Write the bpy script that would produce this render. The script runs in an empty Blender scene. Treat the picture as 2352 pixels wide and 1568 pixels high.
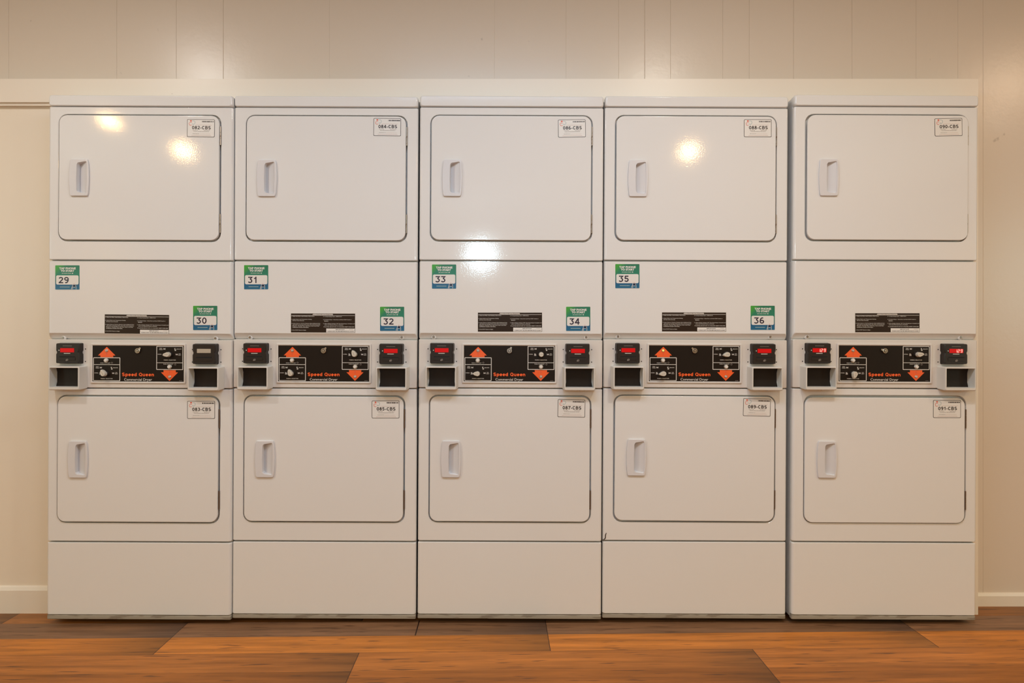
import bpy, bmesh, math, random
from mathutils import Vector, Matrix
R = math.radians
SC = bpy.context.scene
COL = SC.collection

# ------------------------------------------------------------------ camera, world, lights, exposure
F = 1568.0                 # focal length in pixels of the 2352 wide frame (24 mm on 36 mm)
S = 622.0                  # pixels per metre on the plane of the dryer fronts
D = F / S                  # camera to dryer fronts
H = 1.041                  # camera height
CX, CY = 1176.0, 784.0

cam_d = bpy.data.cameras.new('camera'); cam_d.lens = 24.0; cam_d.sensor_width = 36.0
cam_d.clip_start = 0.05
cam = bpy.data.objects.new('camera', cam_d); COL.objects.link(cam)
cam.location = (0, -D, H); cam.rotation_euler = (R(90), 0, 0)
SC.camera = cam

SC.view_settings.view_transform = 'Standard'
SC.view_settings.look = 'None'
SC.view_settings.gamma = 1.0
SC.view_settings.use_curve_mapping = False
SC.view_settings.exposure = 0.0

wd = bpy.data.worlds.new('world'); SC.world = wd; wd.use_nodes = True
wd.node_tree.nodes['Background'].inputs[0].default_value = (0.75, 0.87, 1.0, 1)
wd.node_tree.nodes['Background'].inputs[1].default_value = 0.6

CEIL = 2.62
XL, XR, YF = -4.2, 4.4, -6.0          # room: left, right, wall behind the camera
WARM = (1.0, 0.80, 0.61)
N1 = (11.9, (1.000, 0.958, 0.908))
N2 = (14.9, (1.000, 0.919, 0.805))
N3 = (12.8, (1.000, 0.719, 0.469))
BP, BC = 14.5, (1.000, 0.64, 0.27)
FP, FC = 13.6, (1.000, 0.735, 0.235)
SP, SCOL = 17.5, (0.640, 1.000, 0.951)
PP, PC = 21.5, (0.549, 0.758, 1.000)
WP, WC = 20.0, (0.622, 0.878, 1.000)
def downlight(x, y, power, size=0.13, col=WARM, spread=150):
    l = bpy.data.lights.new('downlight', 'AREA'); l.shape = 'DISK'; l.size = size
    l.energy = power; l.color = col; l.spread = R(spread)
    o = bpy.data.objects.new('downlight', l); COL.objects.link(o)
    o.location = (x, y, CEIL - 0.012); return o
# row near the machines
for x, y, p, c, n in ((-1.78, -1.15, *N1, 'near_left_downlight'), (0.86, -1.36, *N2, 'near_mid_downlight'), (3.0, -1.28, *N3, 'near_right_downlight')):
    downlight(x, y, p, 0.14, col=c, spread=180).name = n
# rows behind the camera
for x, y, p in ((-2.70, -3.12, BP), (1.46, -3.12, BP), (-2.86, -2.36, BP * 0.5)):
    downlight(x, y, p, 0.075, col=BC, spread=180).name = 'back_downlight'
for x, y, p in ((-0.6, -4.9, FP * 1.2), (3.3, -4.2, FP * 3.1), (-3.4, -4.6, FP * 2.1)):  # added fill for the lower fronts, spread narrowed to hide its reflections
    downlight(x, y, p, 0.15, col=FC, spread=140).name = 'far_fill'
# cool fill lights added at the two side walls, no windows known there
for x, r, p in ((XL + 0.02, -90, SP), (XR - 0.02, 90, SP)):
    sl = bpy.data.lights.new('side_fill', 'AREA'); sl.shape = 'RECTANGLE'; sl.size = 0.9; sl.size_y = 1.1
    sl.energy = p; sl.color = SCOL
    so = bpy.data.objects.new('side_fill', sl); COL.objects.link(so)
    so.location = (x, -2.9, 1.55); so.rotation_euler = (0, R(r), 0)
# cool fill added under the ceiling to brighten the middle, no known fixture
pl = bpy.data.lights.new('ceiling_fill', 'AREA'); pl.shape = 'RECTANGLE'; pl.size = 1.2; pl.size_y = 0.6
pl.energy = PP; pl.color = PC
plo = bpy.data.objects.new('ceiling_fill', pl); COL.objects.link(plo)
plo.location = (-0.12, -1.5, CEIL - 0.02)
# daylight through the high window in the wall behind the camera
wl = bpy.data.lights.new('window_daylight', 'AREA'); wl.shape = 'RECTANGLE'; wl.size = 0.19; wl.size_y = 0.17
wl.energy = WP; wl.color = WC
wlo = bpy.data.objects.new('window_daylight', wl); COL.objects.link(wlo)
wlo.location = (-0.39, -6.06, 2.13); wlo.rotation_euler = (R(90), 0, 0)

# ------------------------------------------------------------------ helpers
def W(px, py, y):
    """point of the place seen at a pixel, at depth y"""
    k = (D + y) / F
    return ((px - CX) * k, y, H + (CY - py) * k)

def mat(name, col, rough=0.5, metal=0.0, spec=0.5, bump=None, emit=None, coat=0.0):
    m = bpy.data.materials.new(name); m.use_nodes = True
    nt = m.node_tree; b = nt.nodes['Principled BSDF']
    b.inputs['Base Color'].default_value = (*col, 1)
    b.inputs['Roughness'].default_value = rough
    b.inputs['Metallic'].default_value = metal
    b.inputs['Specular IOR Level'].default_value = spec
    b.inputs['Coat Weight'].default_value = coat
    b.inputs['Coat Roughness'].default_value = 0.08
    if emit:
        b.inputs['Emission Color'].default_value = (*emit[0], 1)
        b.inputs['Emission Strength'].default_value = emit[1]
    if bump:
        sc, dist, st = bump[:3]
        tc = nt.nodes.new('ShaderNodeTexCoord'); n = nt.nodes.new('ShaderNodeTexNoise')
        n.inputs['Scale'].default_value = sc; n.inputs['Detail'].default_value = bump[3] if len(bump) > 3 else 2
        bp = nt.nodes.new('ShaderNodeBump'); bp.inputs['Distance'].default_value = dist
        bp.inputs['Strength'].default_value = st
        nt.links.new(tc.outputs['Object'], n.inputs['Vector'])
        nt.links.new(n.outputs['Fac'], bp.inputs['Height'])
        nt.links.new(bp.outputs['Normal'], b.inputs['Normal'])
    return m

def speckle(m, scale, thr, col, amt=0.8, stretch=(1, 1, 1)):
    """sparse small marks: dirt and scuffs with a shape of their own"""
    nt = m.node_tree; b = nt.nodes['Principled BSDF']
    tc = nt.nodes.new('ShaderNodeTexCoord'); mp = nt.nodes.new('ShaderNodeMapping')
    mp.inputs['Scale'].default_value = stretch
    n = nt.nodes.new('ShaderNodeTexNoise'); n.inputs['Scale'].default_value = scale; n.inputs['Detail'].default_value = 3
    r = nt.nodes.new('ShaderNodeMapRange'); r.inputs['From Min'].default_value = thr; r.inputs['From Max'].default_value = thr + 0.04
    r.inputs['To Max'].default_value = amt
    mx = nt.nodes.new('ShaderNodeMix'); mx.data_type = 'RGBA'
    old = b.inputs['Base Color']
    mx.inputs['A'].default_value = old.default_value; mx.inputs['B'].default_value = (*col, 1)
    nt.links.new(tc.outputs['Object'], mp.inputs['Vector']); nt.links.new(mp.outputs['Vector'], n.inputs['Vector'])
    nt.links.new(n.outputs['Fac'], r.inputs['Value']); nt.links.new(r.outputs['Result'], mx.inputs['Factor'])
    nt.links.new(mx.outputs['Result'], old)
    return m

M = {}
M['enamel'] = mat('white_enamel', (0.80, 0.79, 0.775), 0.075, bump=(240, 0.0006, 0.11, 2))
M['inner'] = mat('inner_enamel', (0.50, 0.50, 0.50), 0.4)
M['handle'] = mat('white_plastic', (0.71, 0.70, 0.715), 0.30)
M['putty'] = mat('putty_enamel', (0.72, 0.68, 0.635), 0.38, bump=(700, 0.0004, 0.12))
M['coin'] = mat('putty_plastic', (0.70, 0.67, 0.62), 0.42)
M['black'] = mat('black_overlay', (0.017, 0.012, 0.009), 0.36, spec=0.16)
M['blackplastic'] = mat('black_plastic', (0.026, 0.020, 0.017), 0.36, spec=0.30)
M['darkvoid'] = mat('black_slot', (0.004, 0.004, 0.004), 0.8)
M['plate'] = mat('dark_coin_plate', (0.020, 0.015, 0.012), 0.42, spec=0.2, bump=(60, 0.002, 0.2))
M['orange'] = mat('orange_print', (0.95, 0.13, 0.025), 0.35)
M['white'] = mat('white_print', (0.78, 0.75, 0.70), 0.4)
M['paper'] = mat('label_paper', (0.80, 0.775, 0.74), 0.4)
M['ink'] = mat('black_ink', (0.03, 0.02, 0.018), 0.4)
M['navy'] = mat('navy_ink', (0.018, 0.010, 0.035), 0.4)
M['greyink'] = mat('grey_ink', (0.28, 0.24, 0.21), 0.5)
M['redink'] = mat('red_ink', (0.72, 0.12, 0.07), 0.45)
M['pinkline'] = mat('faint_rule', (0.62, 0.48, 0.42), 0.5)
M['tealink'] = mat('teal_ink', (0.35, 0.47, 0.48), 0.5)
M['labelblack'] = mat('label_black', (0.030, 0.017, 0.010), 0.4, spec=0.2)
M['steel'] = mat('bare_steel', (0.55, 0.53, 0.50), 0.28, 1.0)
M['rust'] = speckle(mat('worn_hinge_steel', (0.42, 0.37, 0.31), 0.4, 1.0), 60, 0.55, (0.16, 0.10, 0.07))
M['darkhinge'] = mat('dark_hinge_steel', (0.19, 0.13, 0.09), 0.45, 0.6)
M['cream'] = mat('cream_knob', (0.66, 0.61, 0.52), 0.3)
M['redled'] = mat('red_display', (0.22, 0.004, 0.004), 0.3, spec=0.2, emit=((1.0, 0.006, 0.008), 0.42))
M['leddigit'] = mat('lit_digits', (0.9, 0.4, 0.35), 0.3, emit=((1.0, 0.42, 0.34), 1.1))
M['offled'] = mat('unlit_display', (0.48, 0.42, 0.33), 0.35)
M['lens'] = mat('clear_lens', (0.62, 0.50, 0.42), 0.12)
M['litlens'] = mat('lit_lens', (0.85, 0.72, 0.2), 0.2, emit=((1.0, 0.75, 0.12), 0.55))
M['toe'] = speckle(mat('worn_toe_strip', (0.36, 0.32, 0.26), 0.6), 9, 0.52, (0.20, 0.16, 0.12), 0.7, (1, 1, 8))
M['rubber'] = mat('rubber_foot', (0.02, 0.02, 0.02), 0.8)
M['scuff'] = mat('chipped_paint', (0.09, 0.07, 0.06), 0.7)
M['walltaupe'] = mat('taupe_wall_paint', (0.74, 0.65, 0.55), 0.29, bump=(55, 0.0015, 0.22, 3))
speckle(M['walltaupe'], 16, 0.735, (0.36, 0.30, 0.25), 0.5)
M['trim'] = mat('cream_trim_paint', (0.86, 0.785, 0.68), 0.36, bump=(70, 0.001, 0.15))
speckle(M['trim'], 20, 0.755, (0.40, 0.33, 0.27), 0.6)
M['panel'] = mat('cream_panel_paint', (0.86, 0.775, 0.650), 0.40, bump=(70, 0.001, 0.15))
M['ceil'] = mat('ceiling_paint', (0.82, 0.80, 0.77), 0.8)
M['roomwall'] = mat('room_wall_paint', (0.60, 0.55, 0.49), 0.7)
M['cavity'] = mat('dark_cavity', (0.10, 0.09, 0.08), 0.9)

# sticker paper: green corner running through teal to blue, as printed
def sticker_mat():
    m = bpy.data.materials.new('sticker_print'); m.use_nodes = True
    nt = m.node_tree; b = nt.nodes['Principled BSDF']; b.inputs['Roughness'].default_value = 0.35
    tc = nt.nodes.new('ShaderNodeTexCoord'); sx = nt.nodes.new('ShaderNodeSeparateXYZ')
    nt.links.new(tc.outputs['Generated'], sx.inputs[0])
    cr = nt.nodes.new('ShaderNodeValToRGB'); e = cr.color_ramp.elements
    e[0].position = 0.05; e[0].color = (0.008, 0.135, 0.26, 1)
    e[1].position = 0.95; e[1].color = (0.018, 0.19, 0.10, 1)
    for p, c in ((0.22, (0.008, 0.11, 0.24, 1)), (0.34, (0.012, 0.15, 0.15, 1)), (0.6, (0.018, 0.22, 0.135, 1))):
        q = e.new(p); q.color = c
    nt.links.new(sx.outputs['Z'], cr.inputs[0])
    # triangular bright corner
    a = nt.nodes.new('ShaderNodeMath'); a.operation = 'SUBTRACT'
    nt.links.new(sx.outputs['Z'], a.inputs[0]); nt.links.new(sx.outputs['X'], a.inputs[1])
    r = nt.nodes.new('ShaderNodeMapRange'); r.inputs['From Min'].default_value = 0.5; r.inputs['From Max'].default_value = 0.8
    nt.links.new(a.outputs[0], r.inputs['Value'])
    mx = nt.nodes.new('ShaderNodeMix'); mx.data_type = 'RGBA'; mx.inputs['B'].default_value = (0.055, 0.36, 0.045, 1)
    nt.links.new(r.outputs['Result'], mx.inputs['Factor']); nt.links.new(cr.outputs[0], mx.inputs['A'])
    nt.links.new(mx.outputs['Result'], b.inputs['Base Color'])
    return m
M['sticker'] = sticker_mat()

def floor_mat():
    m = bpy.data.materials.new('vinyl_plank_floor'); m.use_nodes = True
    nt = m.node_tree; N = nt.nodes; L = nt.links; b = N['Principled BSDF']
    def node(t, **k):
        n = N.new(t)
        for a, v in k.items(): setattr(n, a, v)
        return n
    def mth(op, a, c=None, d=None):
        n = node('ShaderNodeMath', operation=op)
        for i, v in enumerate((a, c, d)):
            if v is None: continue
            if isinstance(v, (int, float)): n.inputs[i].default_value = v
            else: L.new(v, n.inputs[i])
        return n.outputs[0]
    tc = node('ShaderNodeTexCoord'); s = node('ShaderNodeSeparateXYZ'); L.new(tc.outputs['Object'], s.inputs[0])
    X, Y = s.outputs['X'], s.outputs['Y']
    v = mth('ADD', mth('MULTIPLY_ADD', X, -0.0203, Y), 0.226)
    u = mth('MULTIPLY_ADD', Y, 0.0203, X)
    row = mth('FLOOR', mth('DIVIDE', v, 0.26))
    strip = mth('FLOOR', mth('DIVIDE', v, 0.13))
    uo = mth('DIVIDE', mth('ADD', u, mth('MULTIPLY_ADD', row, 0.684, 1.20)), 1.325)
    pk = mth('FLOOR', uo); fu = mth('FRACT', uo)
    fv = mth('FRACT', mth('DIVIDE', v, 0.26)); fs = mth('FRACT', mth('DIVIDE', v, 0.13))
    # tone of each strip
    cr = node('ShaderNodeValToRGB'); cr.color_ramp.interpolation = 'CONSTANT'
    L.new(mth('DIVIDE', mth('ADD', strip, 8.0), 16.0), cr.inputs[0])
    tones = {1: (0.210, 0.106, 0.052), 0: (0.475, 0.163, 0.024), -1: (0.395, 0.136, 0.024), -2: (0.29, 0.096, 0.015)}
    e = cr.color_ramp.elements
    e[0].position = 0; e[0].color = (0.30, 0.12, 0.05, 1); e[1].position = 0.999; e[1].color = (0.30, 0.12, 0.05, 1)
    rnd = random.Random(4)
    for k in range(-7, 7):
        q = e.new((k + 8) / 16.0 - 0.001); c = tones.get(k)
        if c is None:
            t = rnd.random(); c = (0.22 + 0.22 * t, 0.095 + 0.06 * t, 0.03)
        q.color = (*c, 1)
    # grain, stretched along the plank
    cmb = node('ShaderNodeCombineXYZ'); L.new(mth('ADD', u, mth('MULTIPLY', pk, 3.7)), cmb.inputs[0]); L.new(v, cmb.inputs[1]); L.new(strip, cmb.inputs[2])
    mp = node('ShaderNodeMapping'); mp.inputs['Scale'].default_value = (1.5, 22, 1); L.new(cmb.outputs[0], mp.inputs[0])
    n1 = node('ShaderNodeTexNoise'); n1.inputs['Scale'].default_value = 1.6; n1.inputs['Detail'].default_value = 6; n1.inputs['Roughness'].default_value = 0.62
    L.new(mp.outputs[0], n1.inputs['Vector'])
    mp2 = node('ShaderNodeMapping'); mp2.inputs['Scale'].default_value = (5.5, 60, 1); L.new(cmb.outputs[0], mp2.inputs[0])
    n2 = node('ShaderNodeTexNoise'); n2.inputs['Scale'].default_value = 1.6; n2.inputs['Detail'].default_value = 1.5; L.new(mp2.outputs[0], n2.inputs['Vector'])
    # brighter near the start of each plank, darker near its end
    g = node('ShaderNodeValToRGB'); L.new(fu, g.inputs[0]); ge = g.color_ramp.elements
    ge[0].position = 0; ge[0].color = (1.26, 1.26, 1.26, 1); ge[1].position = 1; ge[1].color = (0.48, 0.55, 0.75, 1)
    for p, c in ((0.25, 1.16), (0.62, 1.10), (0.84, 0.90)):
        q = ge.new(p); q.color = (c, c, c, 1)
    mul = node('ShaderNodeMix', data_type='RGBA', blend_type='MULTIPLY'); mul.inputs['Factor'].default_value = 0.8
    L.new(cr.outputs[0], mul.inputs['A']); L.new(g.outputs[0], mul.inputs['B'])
    gr = node('ShaderNodeMapRange'); gr.inputs['From Min'].default_value = 0.3; gr.inputs['From Max'].default_value = 0.7
    gr.inputs['To Min'].default_value = 0.62; gr.inputs['To Max'].default_value = 1.36; L.new(n1.outputs['Fac'], gr.inputs['Value'])
    mul2 = node('ShaderNodeMix', data_type='RGBA', blend_type='MULTIPLY'); mul2.inputs['Factor'].default_value = 1
    L.new(mul.outputs['Result'], mul2.inputs['A']); L.new(gr.outputs['Result'], mul2.inputs['B'])
    kn = node('ShaderNodeMapRange'); kn.inputs['From Min'].default_value = 0.64; kn.inputs['From Max'].default_value = 0.72
    kn.inputs['To Max'].default_value = 0.72; L.new(n2.outputs['Fac'], kn.inputs['Value'])
    mx = node('ShaderNodeMix', data_type='RGBA'); mx.inputs['B'].default_value = (0.075, 0.032, 0.016, 1)
    L.new(kn.outputs['Result'], mx.inputs['Factor']); L.new(mul2.outputs['Result'], mx.inputs['A'])
    # joints between the planks
    ev = mth('MINIMUM', fv, mth('SUBTRACT', 1.0, fv)); lv = mth('LESS_THAN', ev, 0.0050)
    eu = mth('MINIMUM', fu, mth('SUBTRACT', 1.0, fu)); lu = mth('LESS_THAN', eu, 0.0010)
    # one cut only across the far strip
    cut = mth('MULTIPLY', mth('LESS_THAN', mth('ABSOLUTE', mth('ADD', u, 0.345)), 0.0022), mth('COMPARE', strip, 1.0, 0.1))
    ln = mth('MAXIMUM', mth('MAXIMUM', mth('MULTIPLY', lv, 0.55), mth('MULTIPLY', lu, 0.85)), cut)
    mx2 = node('ShaderNodeMix', data_type='RGBA'); mx2.inputs['B'].default_value = (0.03, 0.013, 0.008, 1)
    L.new(ln, mx2.inputs['Factor']); L.new(mx.outputs['Result'], mx2.inputs['A'])
    L.new(mx2.outputs['Result'], b.inputs['Base Color'])
    b.inputs['Roughness'].default_value = 0.45
    b.inputs['Specular IOR Level'].default_value = 0.28
    bp = node('ShaderNodeBump'); bp.inputs['Distance'].default_value = 0.001; bp.inputs['Strength'].default_value = 0.25
    L.new(mth('SUBTRACT', n1.outputs['Fac'], ln), bp.inputs['Height']); L.new(bp.outputs['Normal'], b.inputs['Normal'])
    return m
M['floor'] = floor_mat()

def rrect(x0, x1, z0, z1, r, n=5):
    r = max(min(r, (x1 - x0) / 2 - 1e-6, (z1 - z0) / 2 - 1e-6), 1e-5)
    out = []
    for cx, cz, a0 in ((x1 - r, z1 - r, 0), (x0 + r, z1 - r, 90), (x0 + r, z0 + r, 180), (x1 - r, z0 + r, 270)):
        for i in range(n + 1):
            a = R(a0 + 90 * i / n); out.append((cx + r * math.cos(a), cz + r * math.sin(a)))
    return out

_txt = {}
def text_geo(s, size, bold=0.0, xs=1.0, shear=0.0, space=1.0):
    key = (s, size, bold, shear, space)
    if key not in _txt:
        c = bpy.data.curves.new('t', 'FONT'); c.body = s; c.size = size; c.offset = bold; c.shear = shear
        c.align_x = 'CENTER'; c.align_y = 'CENTER'; c.resolution_u = 2; c.space_character = space
        o = bpy.data.objects.new('t', c); COL.objects.link(o)
        dg = bpy.context.evaluated_depsgraph_get(); me = bpy.data.meshes.new_from_object(o.evaluated_get(dg))
        vs = [(v.co.x, v.co.y) for v in me.vertices]; fs = [tuple(p.vertices) for p in me.polygons]
        bpy.data.objects.remove(o); bpy.data.curves.remove(c); bpy.data.meshes.remove(me)
        if vs:
            ax = [p[0] for p in vs]; ay = [p[1] for p in vs]
            mx, my = (min(ax) + max(ax)) / 2, (min(ay) + max(ay)) / 2
            vs = [(a - mx, b - my) for a, b in vs]
        _txt[key] = (vs, fs)
    return _txt[key]

def _arc(cx, cy, rx, ry, a0, a1, n=14):
    return [(cx + rx * math.cos(R(a0 + (a1 - a0) * i / n)), cy + ry * math.sin(R(a0 + (a1 - a0) * i / n))) for i in range(n + 1)]
GLYPH = {
    '0': (.62, [_arc(.31, .5, .215, .405, 0, 360, 28)]), '1': (.50, [[(.34, 0), (.34, 1)], [(.34, .86), (.24, .76), (.10, .70)]]),
    '2': (.62, [_arc(.31, .70, .215, .205, 165, -35) + [(.12, .11)], [(.03, .095), (.60, .095)]]),
    '3': (.62, [_arc(.30, .73, .19, .175, 155, -90), _arc(.29, .30, .22, .205, 90, -155)]),
    '4': (.66, [[(.46, 0), (.46, 1)], [(.43, .93), (.08, .31)], [(.02, .30), (.64, .30)]]),
    '5': (.62, [[(.55, .905), (.16, .905), (.12, .50)], _arc(.29, .335, .22, .24, 140, -155)]),
    '6': (.62, [_arc(.31, .31, .215, .215, 0, 360, 24), _arc(.37, .40, .275, .505, 68, 188)]),
    '7': (.60, [[(.03, .905), (.55, .905), (.36, .55), (.24, .0)]]), '8': (.62, [_arc(.31, .735, .18, .17, 0, 360, 22), _arc(.31, .295, .215, .20, 0, 360, 24)]),
    '-': (.38, [[(.05, .37), (.33, .37)]]), 'C': (.72, [_arc(.37, .5, .275, .405, 42, 318, 22)]),
    'B': (.70, [[(.11, 0), (.11, 1)], [(.11, .905), (.38, .905)] + _arc(.38, .72, .17, .185, 90, -90) + [(.11, .535)], [(.38, .535)] + _arc(.40, .315, .20, .22, 90, -90) + [(.11, .095)]]),
    'S': (.68, [_arc(.34, .71, .225, .20, 25, 270) + _arc(.34, .295, .235, .20, 90, -158)[1:]])}
GLYPH.update({' ': (.30, []), 'p': (.60, [[(.12, -.28), (.12, .72)], _arc(.33, .36, .19, .26, 0, 360, 20)]),
    'e': (.60, [_arc(.31, .36, .205, .26, 0, 318, 18), [(.12, .36), (.60, .36)]]), 'd': (.60, [[(.48, 0), (.48, 1)], _arc(.27, .36, .19, .26, 0, 360, 20)]),
    'Q': (.76, [_arc(.38, .5, .28, .395, 0, 360, 26), [(.42, .30), (.70, -.02)]]), 'u': (.60, [[(.11, .72), (.11, .31)] + _arc(.30, .31, .19, .21, 180, 360)[1:] + [(.49, .72)], [(.49, .4), (.49, 0)]]),
    'n': (.60, [[(.11, 0), (.11, .72)], _arc(.30, .41, .19, .21, 180, 0) + [(.49, 0)]])})
GLYPH['9'] = (.62, [[(.62 - x, 1 - y) for x, y in p] for p in GLYPH['6'][1]])
GLYPH['3f'] = (.62, [[(.05, .905), (.53, .905), (.27, .60)], _arc(.28, .335, .235, .245, 82, -150)])

class MB:
    """collects shapes and links them as one mesh object"""
    def __init__(s): s.v = []; s.f = []; s.m = []; s.mats = []
    def mi(s, m):
        if m not in s.mats: s.mats.append(m)
        return s.mats.index(m)
    def add(s, vs, fs, m):
        o = len(s.v); s.v += [tuple(v) for v in vs]; k = s.mi(m)
        for f in fs: s.f.append(tuple(i + o for i in f)); s.m.append(k)
        return s
    def loops(s, ls, m, cap0=True, cap1=True):
        """loft through loops of equal length; first at the back, last at the front"""
        n = len(ls[0]); vs = [p for l in ls for p in l]; fs = []
        for k in range(len(ls) - 1):
            for i in range(n):
                j = (i + 1) % n; fs.append((k * n + i, k * n + j, (k + 1) * n + j, (k + 1) * n + i))
        if cap0: fs.append(tuple(range(n))[::-1])
        if cap1: fs.append(tuple(range((len(ls) - 1) * n, len(ls) * n)))
        return s.add(vs, fs, m)
    def box(s, x0, x1, y0, y1, z0, z1, m):
        return s.loops([[(x, y, z) for x, z in ((x1, z1), (x0, z1), (x0, z0), (x1, z0))] for y in (y1, y0)], m)
    def rbox(s, x0, x1, yb, yf, z0, z1, r, m, bev=0.002, n=5):
        a = [(x, yb, z) for x, z in rrect(x0, x1, z0, z1, r, n)]
        ls = [a]
        for t in (0, 45, 90):
            i = bev * (1 - math.cos(R(t))); y = yf + bev * (1 - math.sin(R(t)))
            ls.append([(x, y, z) for x, z in rrect(x0 + i, x1 - i, z0 + i, z1 - i, r - i, n)])
        return s.loops(ls, m)
    def cyl(s, cx, cz, r, yb, yf, m, n=20, r2=None, bev=0.0):
        r2 = r if r2 is None else r2
        def c(rr, y): return [(cx + rr * math.cos(2 * math.pi * i / n), y, cz + rr * math.sin(2 * math.pi * i / n)) for i in range(n)]
        ls = [c(r, yb), c(r2, yf + bev)]
        if bev: ls.append(c(r2 - bev, yf))
        return s.loops(ls, m)
    def flat(s, pts, y, m):
        return s.add([(x, y, z) for x, z in pts], [tuple(range(len(pts)))], m)
    def slab(s, pts, yb, yf, m):
        return s.loops([[(x, y, z) for x, z in pts] for y in (yb, yf)], m)
    def frame(s, x0, x1, z0, z1, r, w, y, m, n=4):
        a = rrect(x0, x1, z0, z1, r, n); b = rrect(x0 + w, x1 - w, z0 + w, z1 - w, max(r - w, 1e-5), n); k = len(a)
        return s.add([(x, y, z) for x, z in a + b], [(i, (i + 1) % k, k + (i + 1) % k, k + i) for i in range(k)], m)
    def rect(s, x0, x1, z0, z1, y, m): return s.flat(((x1, z1), (x0, z1), (x0, z0), (x1, z0)), y, m)
    def text(s, t, cx, cz, w, h, y, m, bold=0.0, rot=0.0, shear=0.0):
        vs, fs = text_geo(t, 1.0, bold, shear=shear)
        if not vs: return s
        ax = [p[0] for p in vs]; ay = [p[1] for p in vs]
        kx = w / (max(ax) - min(ax)); kz = h / (max(ay) - min(ay))
        return s.add([(cx + a * kx, y, cz + b * kz) for a, b in vs], fs, m)
    def stroke(s, pts, w, y, m):
        for (ax, az), (bx, bz) in zip(pts[:-1], pts[1:]):
            d = math.hypot(bx - ax, bz - az) or 1e-9; nx, nz = -(bz - az) / d * w / 2, (bx - ax) / d * w / 2
            s.flat(((ax + nx, az + nz), (ax - nx, az - nz), (bx - nx, bz - nz), (bx + nx, bz + nz)), y, m)
        return s
    def bold(s, txt, cx, cz, w, h, y, m, wt=0.205, flat3=False):
        """heavy grotesque lettering drawn with strokes of even weight"""
        gl = [GLYPH['3f' if (c == '3' and flat3) else c] for c in txt]; sp = 0.085
        tot = sum(g[0] for g in gl) + sp * (len(gl) - 1); kx = w / tot; x = cx - w / 2; z0 = cz - h / 2
        for gw, paths in gl:
            for p in paths:
                y -= 0.000012
                q = [(x + a * kx, z0 + c * h) for a, c in p]; t = wt * h
                q = [p_ for k, p_ in enumerate(q) if k == 0 or math.hypot(p_[0] - q[k - 1][0], p_[1] - q[k - 1][1]) > 1e-7]
                # one closed outline per stroke, so that no two faces lie in one plane
                n = len(q); L_, R_ = [], []
                closed = math.hypot(q[0][0] - q[-1][0], q[0][1] - q[-1][1]) < 1e-6
                for k in range(n):
                    a, c = q[k]
                    pa = q[k - 1] if k else (q[-2] if closed else None); pc = q[k + 1] if k < n - 1 else (q[1] if closed else None)
                    dirs = []
                    if pa: d = math.hypot(a - pa[0], c - pa[1]); dirs.append(((a - pa[0]) / d, (c - pa[1]) / d))
                    if pc: d = math.hypot(pc[0] - a, pc[1] - c); dirs.append(((pc[0] - a) / d, (pc[1] - c) / d))
                    tx = sum(v_[0] for v_ in dirs); tz = sum(v_[1] for v_ in dirs); d = math.hypot(tx, tz) or 1e-9; tx /= d; tz /= d
                    cs = max(0.45, tx * dirs[0][0] + tz * dirs[0][1]); o_ = t / 2 / cs
                    L_.append((a - tz * o_, c + tx * o_)); R_.append((a + tz * o_, c - tx * o_))
                s.add([(a, y, c) for a, c in L_ + R_], [(k, k + 1, n + k + 1, n + k) for k in range(n - 1)], m)
            x += (gw + sp) * kx
        return s
    def build(s, name, parent=None, loc=(0, 0, 0), rot=(0, 0, 0), smooth=30, label=None):
        me = bpy.data.meshes.new(name); me.from_pydata(s.v, [], s.f)
        for m in s.mats: me.materials.append(m)
        me.polygons.foreach_set('material_index', s.m)
        bm = bmesh.new(); bm.from_mesh(me); bmesh.ops.recalc_face_normals(bm, faces=bm.faces); 
        for f in bm.faces: f.smooth = bool(smooth)
        bm.to_mesh(me); bm.free()
        if smooth: me.set_sharp_from_angle(angle=R(smooth))
        me.update()
        o = bpy.data.objects.new(name, me); COL.objects.link(o)
        if parent: o.parent = parent
        o.location = loc; o.rotation_euler = rot
        if smooth:
            md = o.modifiers.new('weighted_normals', 'WEIGHTED_NORMAL'); md.weight = 100; md.keep_sharp = True
        if label: o['label'] = label
        return o

def struct(o): o['kind'] = 'structure'; return o
def front_out(me):   # decals: make every face look towards the room
    pass

# ------------------------------------------------------------------ the room
YW, YP, YH = 0.174, 0.105, 0.080          # taupe wall, cream lower panel, header board
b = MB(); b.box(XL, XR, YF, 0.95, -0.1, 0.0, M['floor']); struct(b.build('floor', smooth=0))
b = MB(); b.box(XL, XR, YF, YW + 0.1, CEIL, CEIL + 0.1, M['ceil']); struct(b.build('ceiling', smooth=0))
b = MB(); b.box(XL - 0.1, XL, YF, 0.95, 0, CEIL, M['roomwall']); struct(b.build('wall_left', smooth=0))
b = MB(); b.box(XR, XR + 0.1, YF, 0.95, 0, CEIL, M['roomwall']); struct(b.build('wall_right', smooth=0))
# wall behind the camera, with the high window
wx0, wx1, wz0, wz1 = -0.50, -0.28, 2.04, 2.22
b = MB()
b.box(XL, wx0, YF - 0.1, YF, 0, CEIL, M['roomwall']); b.box(wx1, XR, YF - 0.1, YF, 0, CEIL, M['roomwall'])
b.box(wx0, wx1, YF - 0.1, YF, 0, wz0, M['roomwall']); b.box(wx0, wx1, YF - 0.1, YF, wz1, CEIL, M['roomwall'])
struct(b.build('wall_front', smooth=0))

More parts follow.
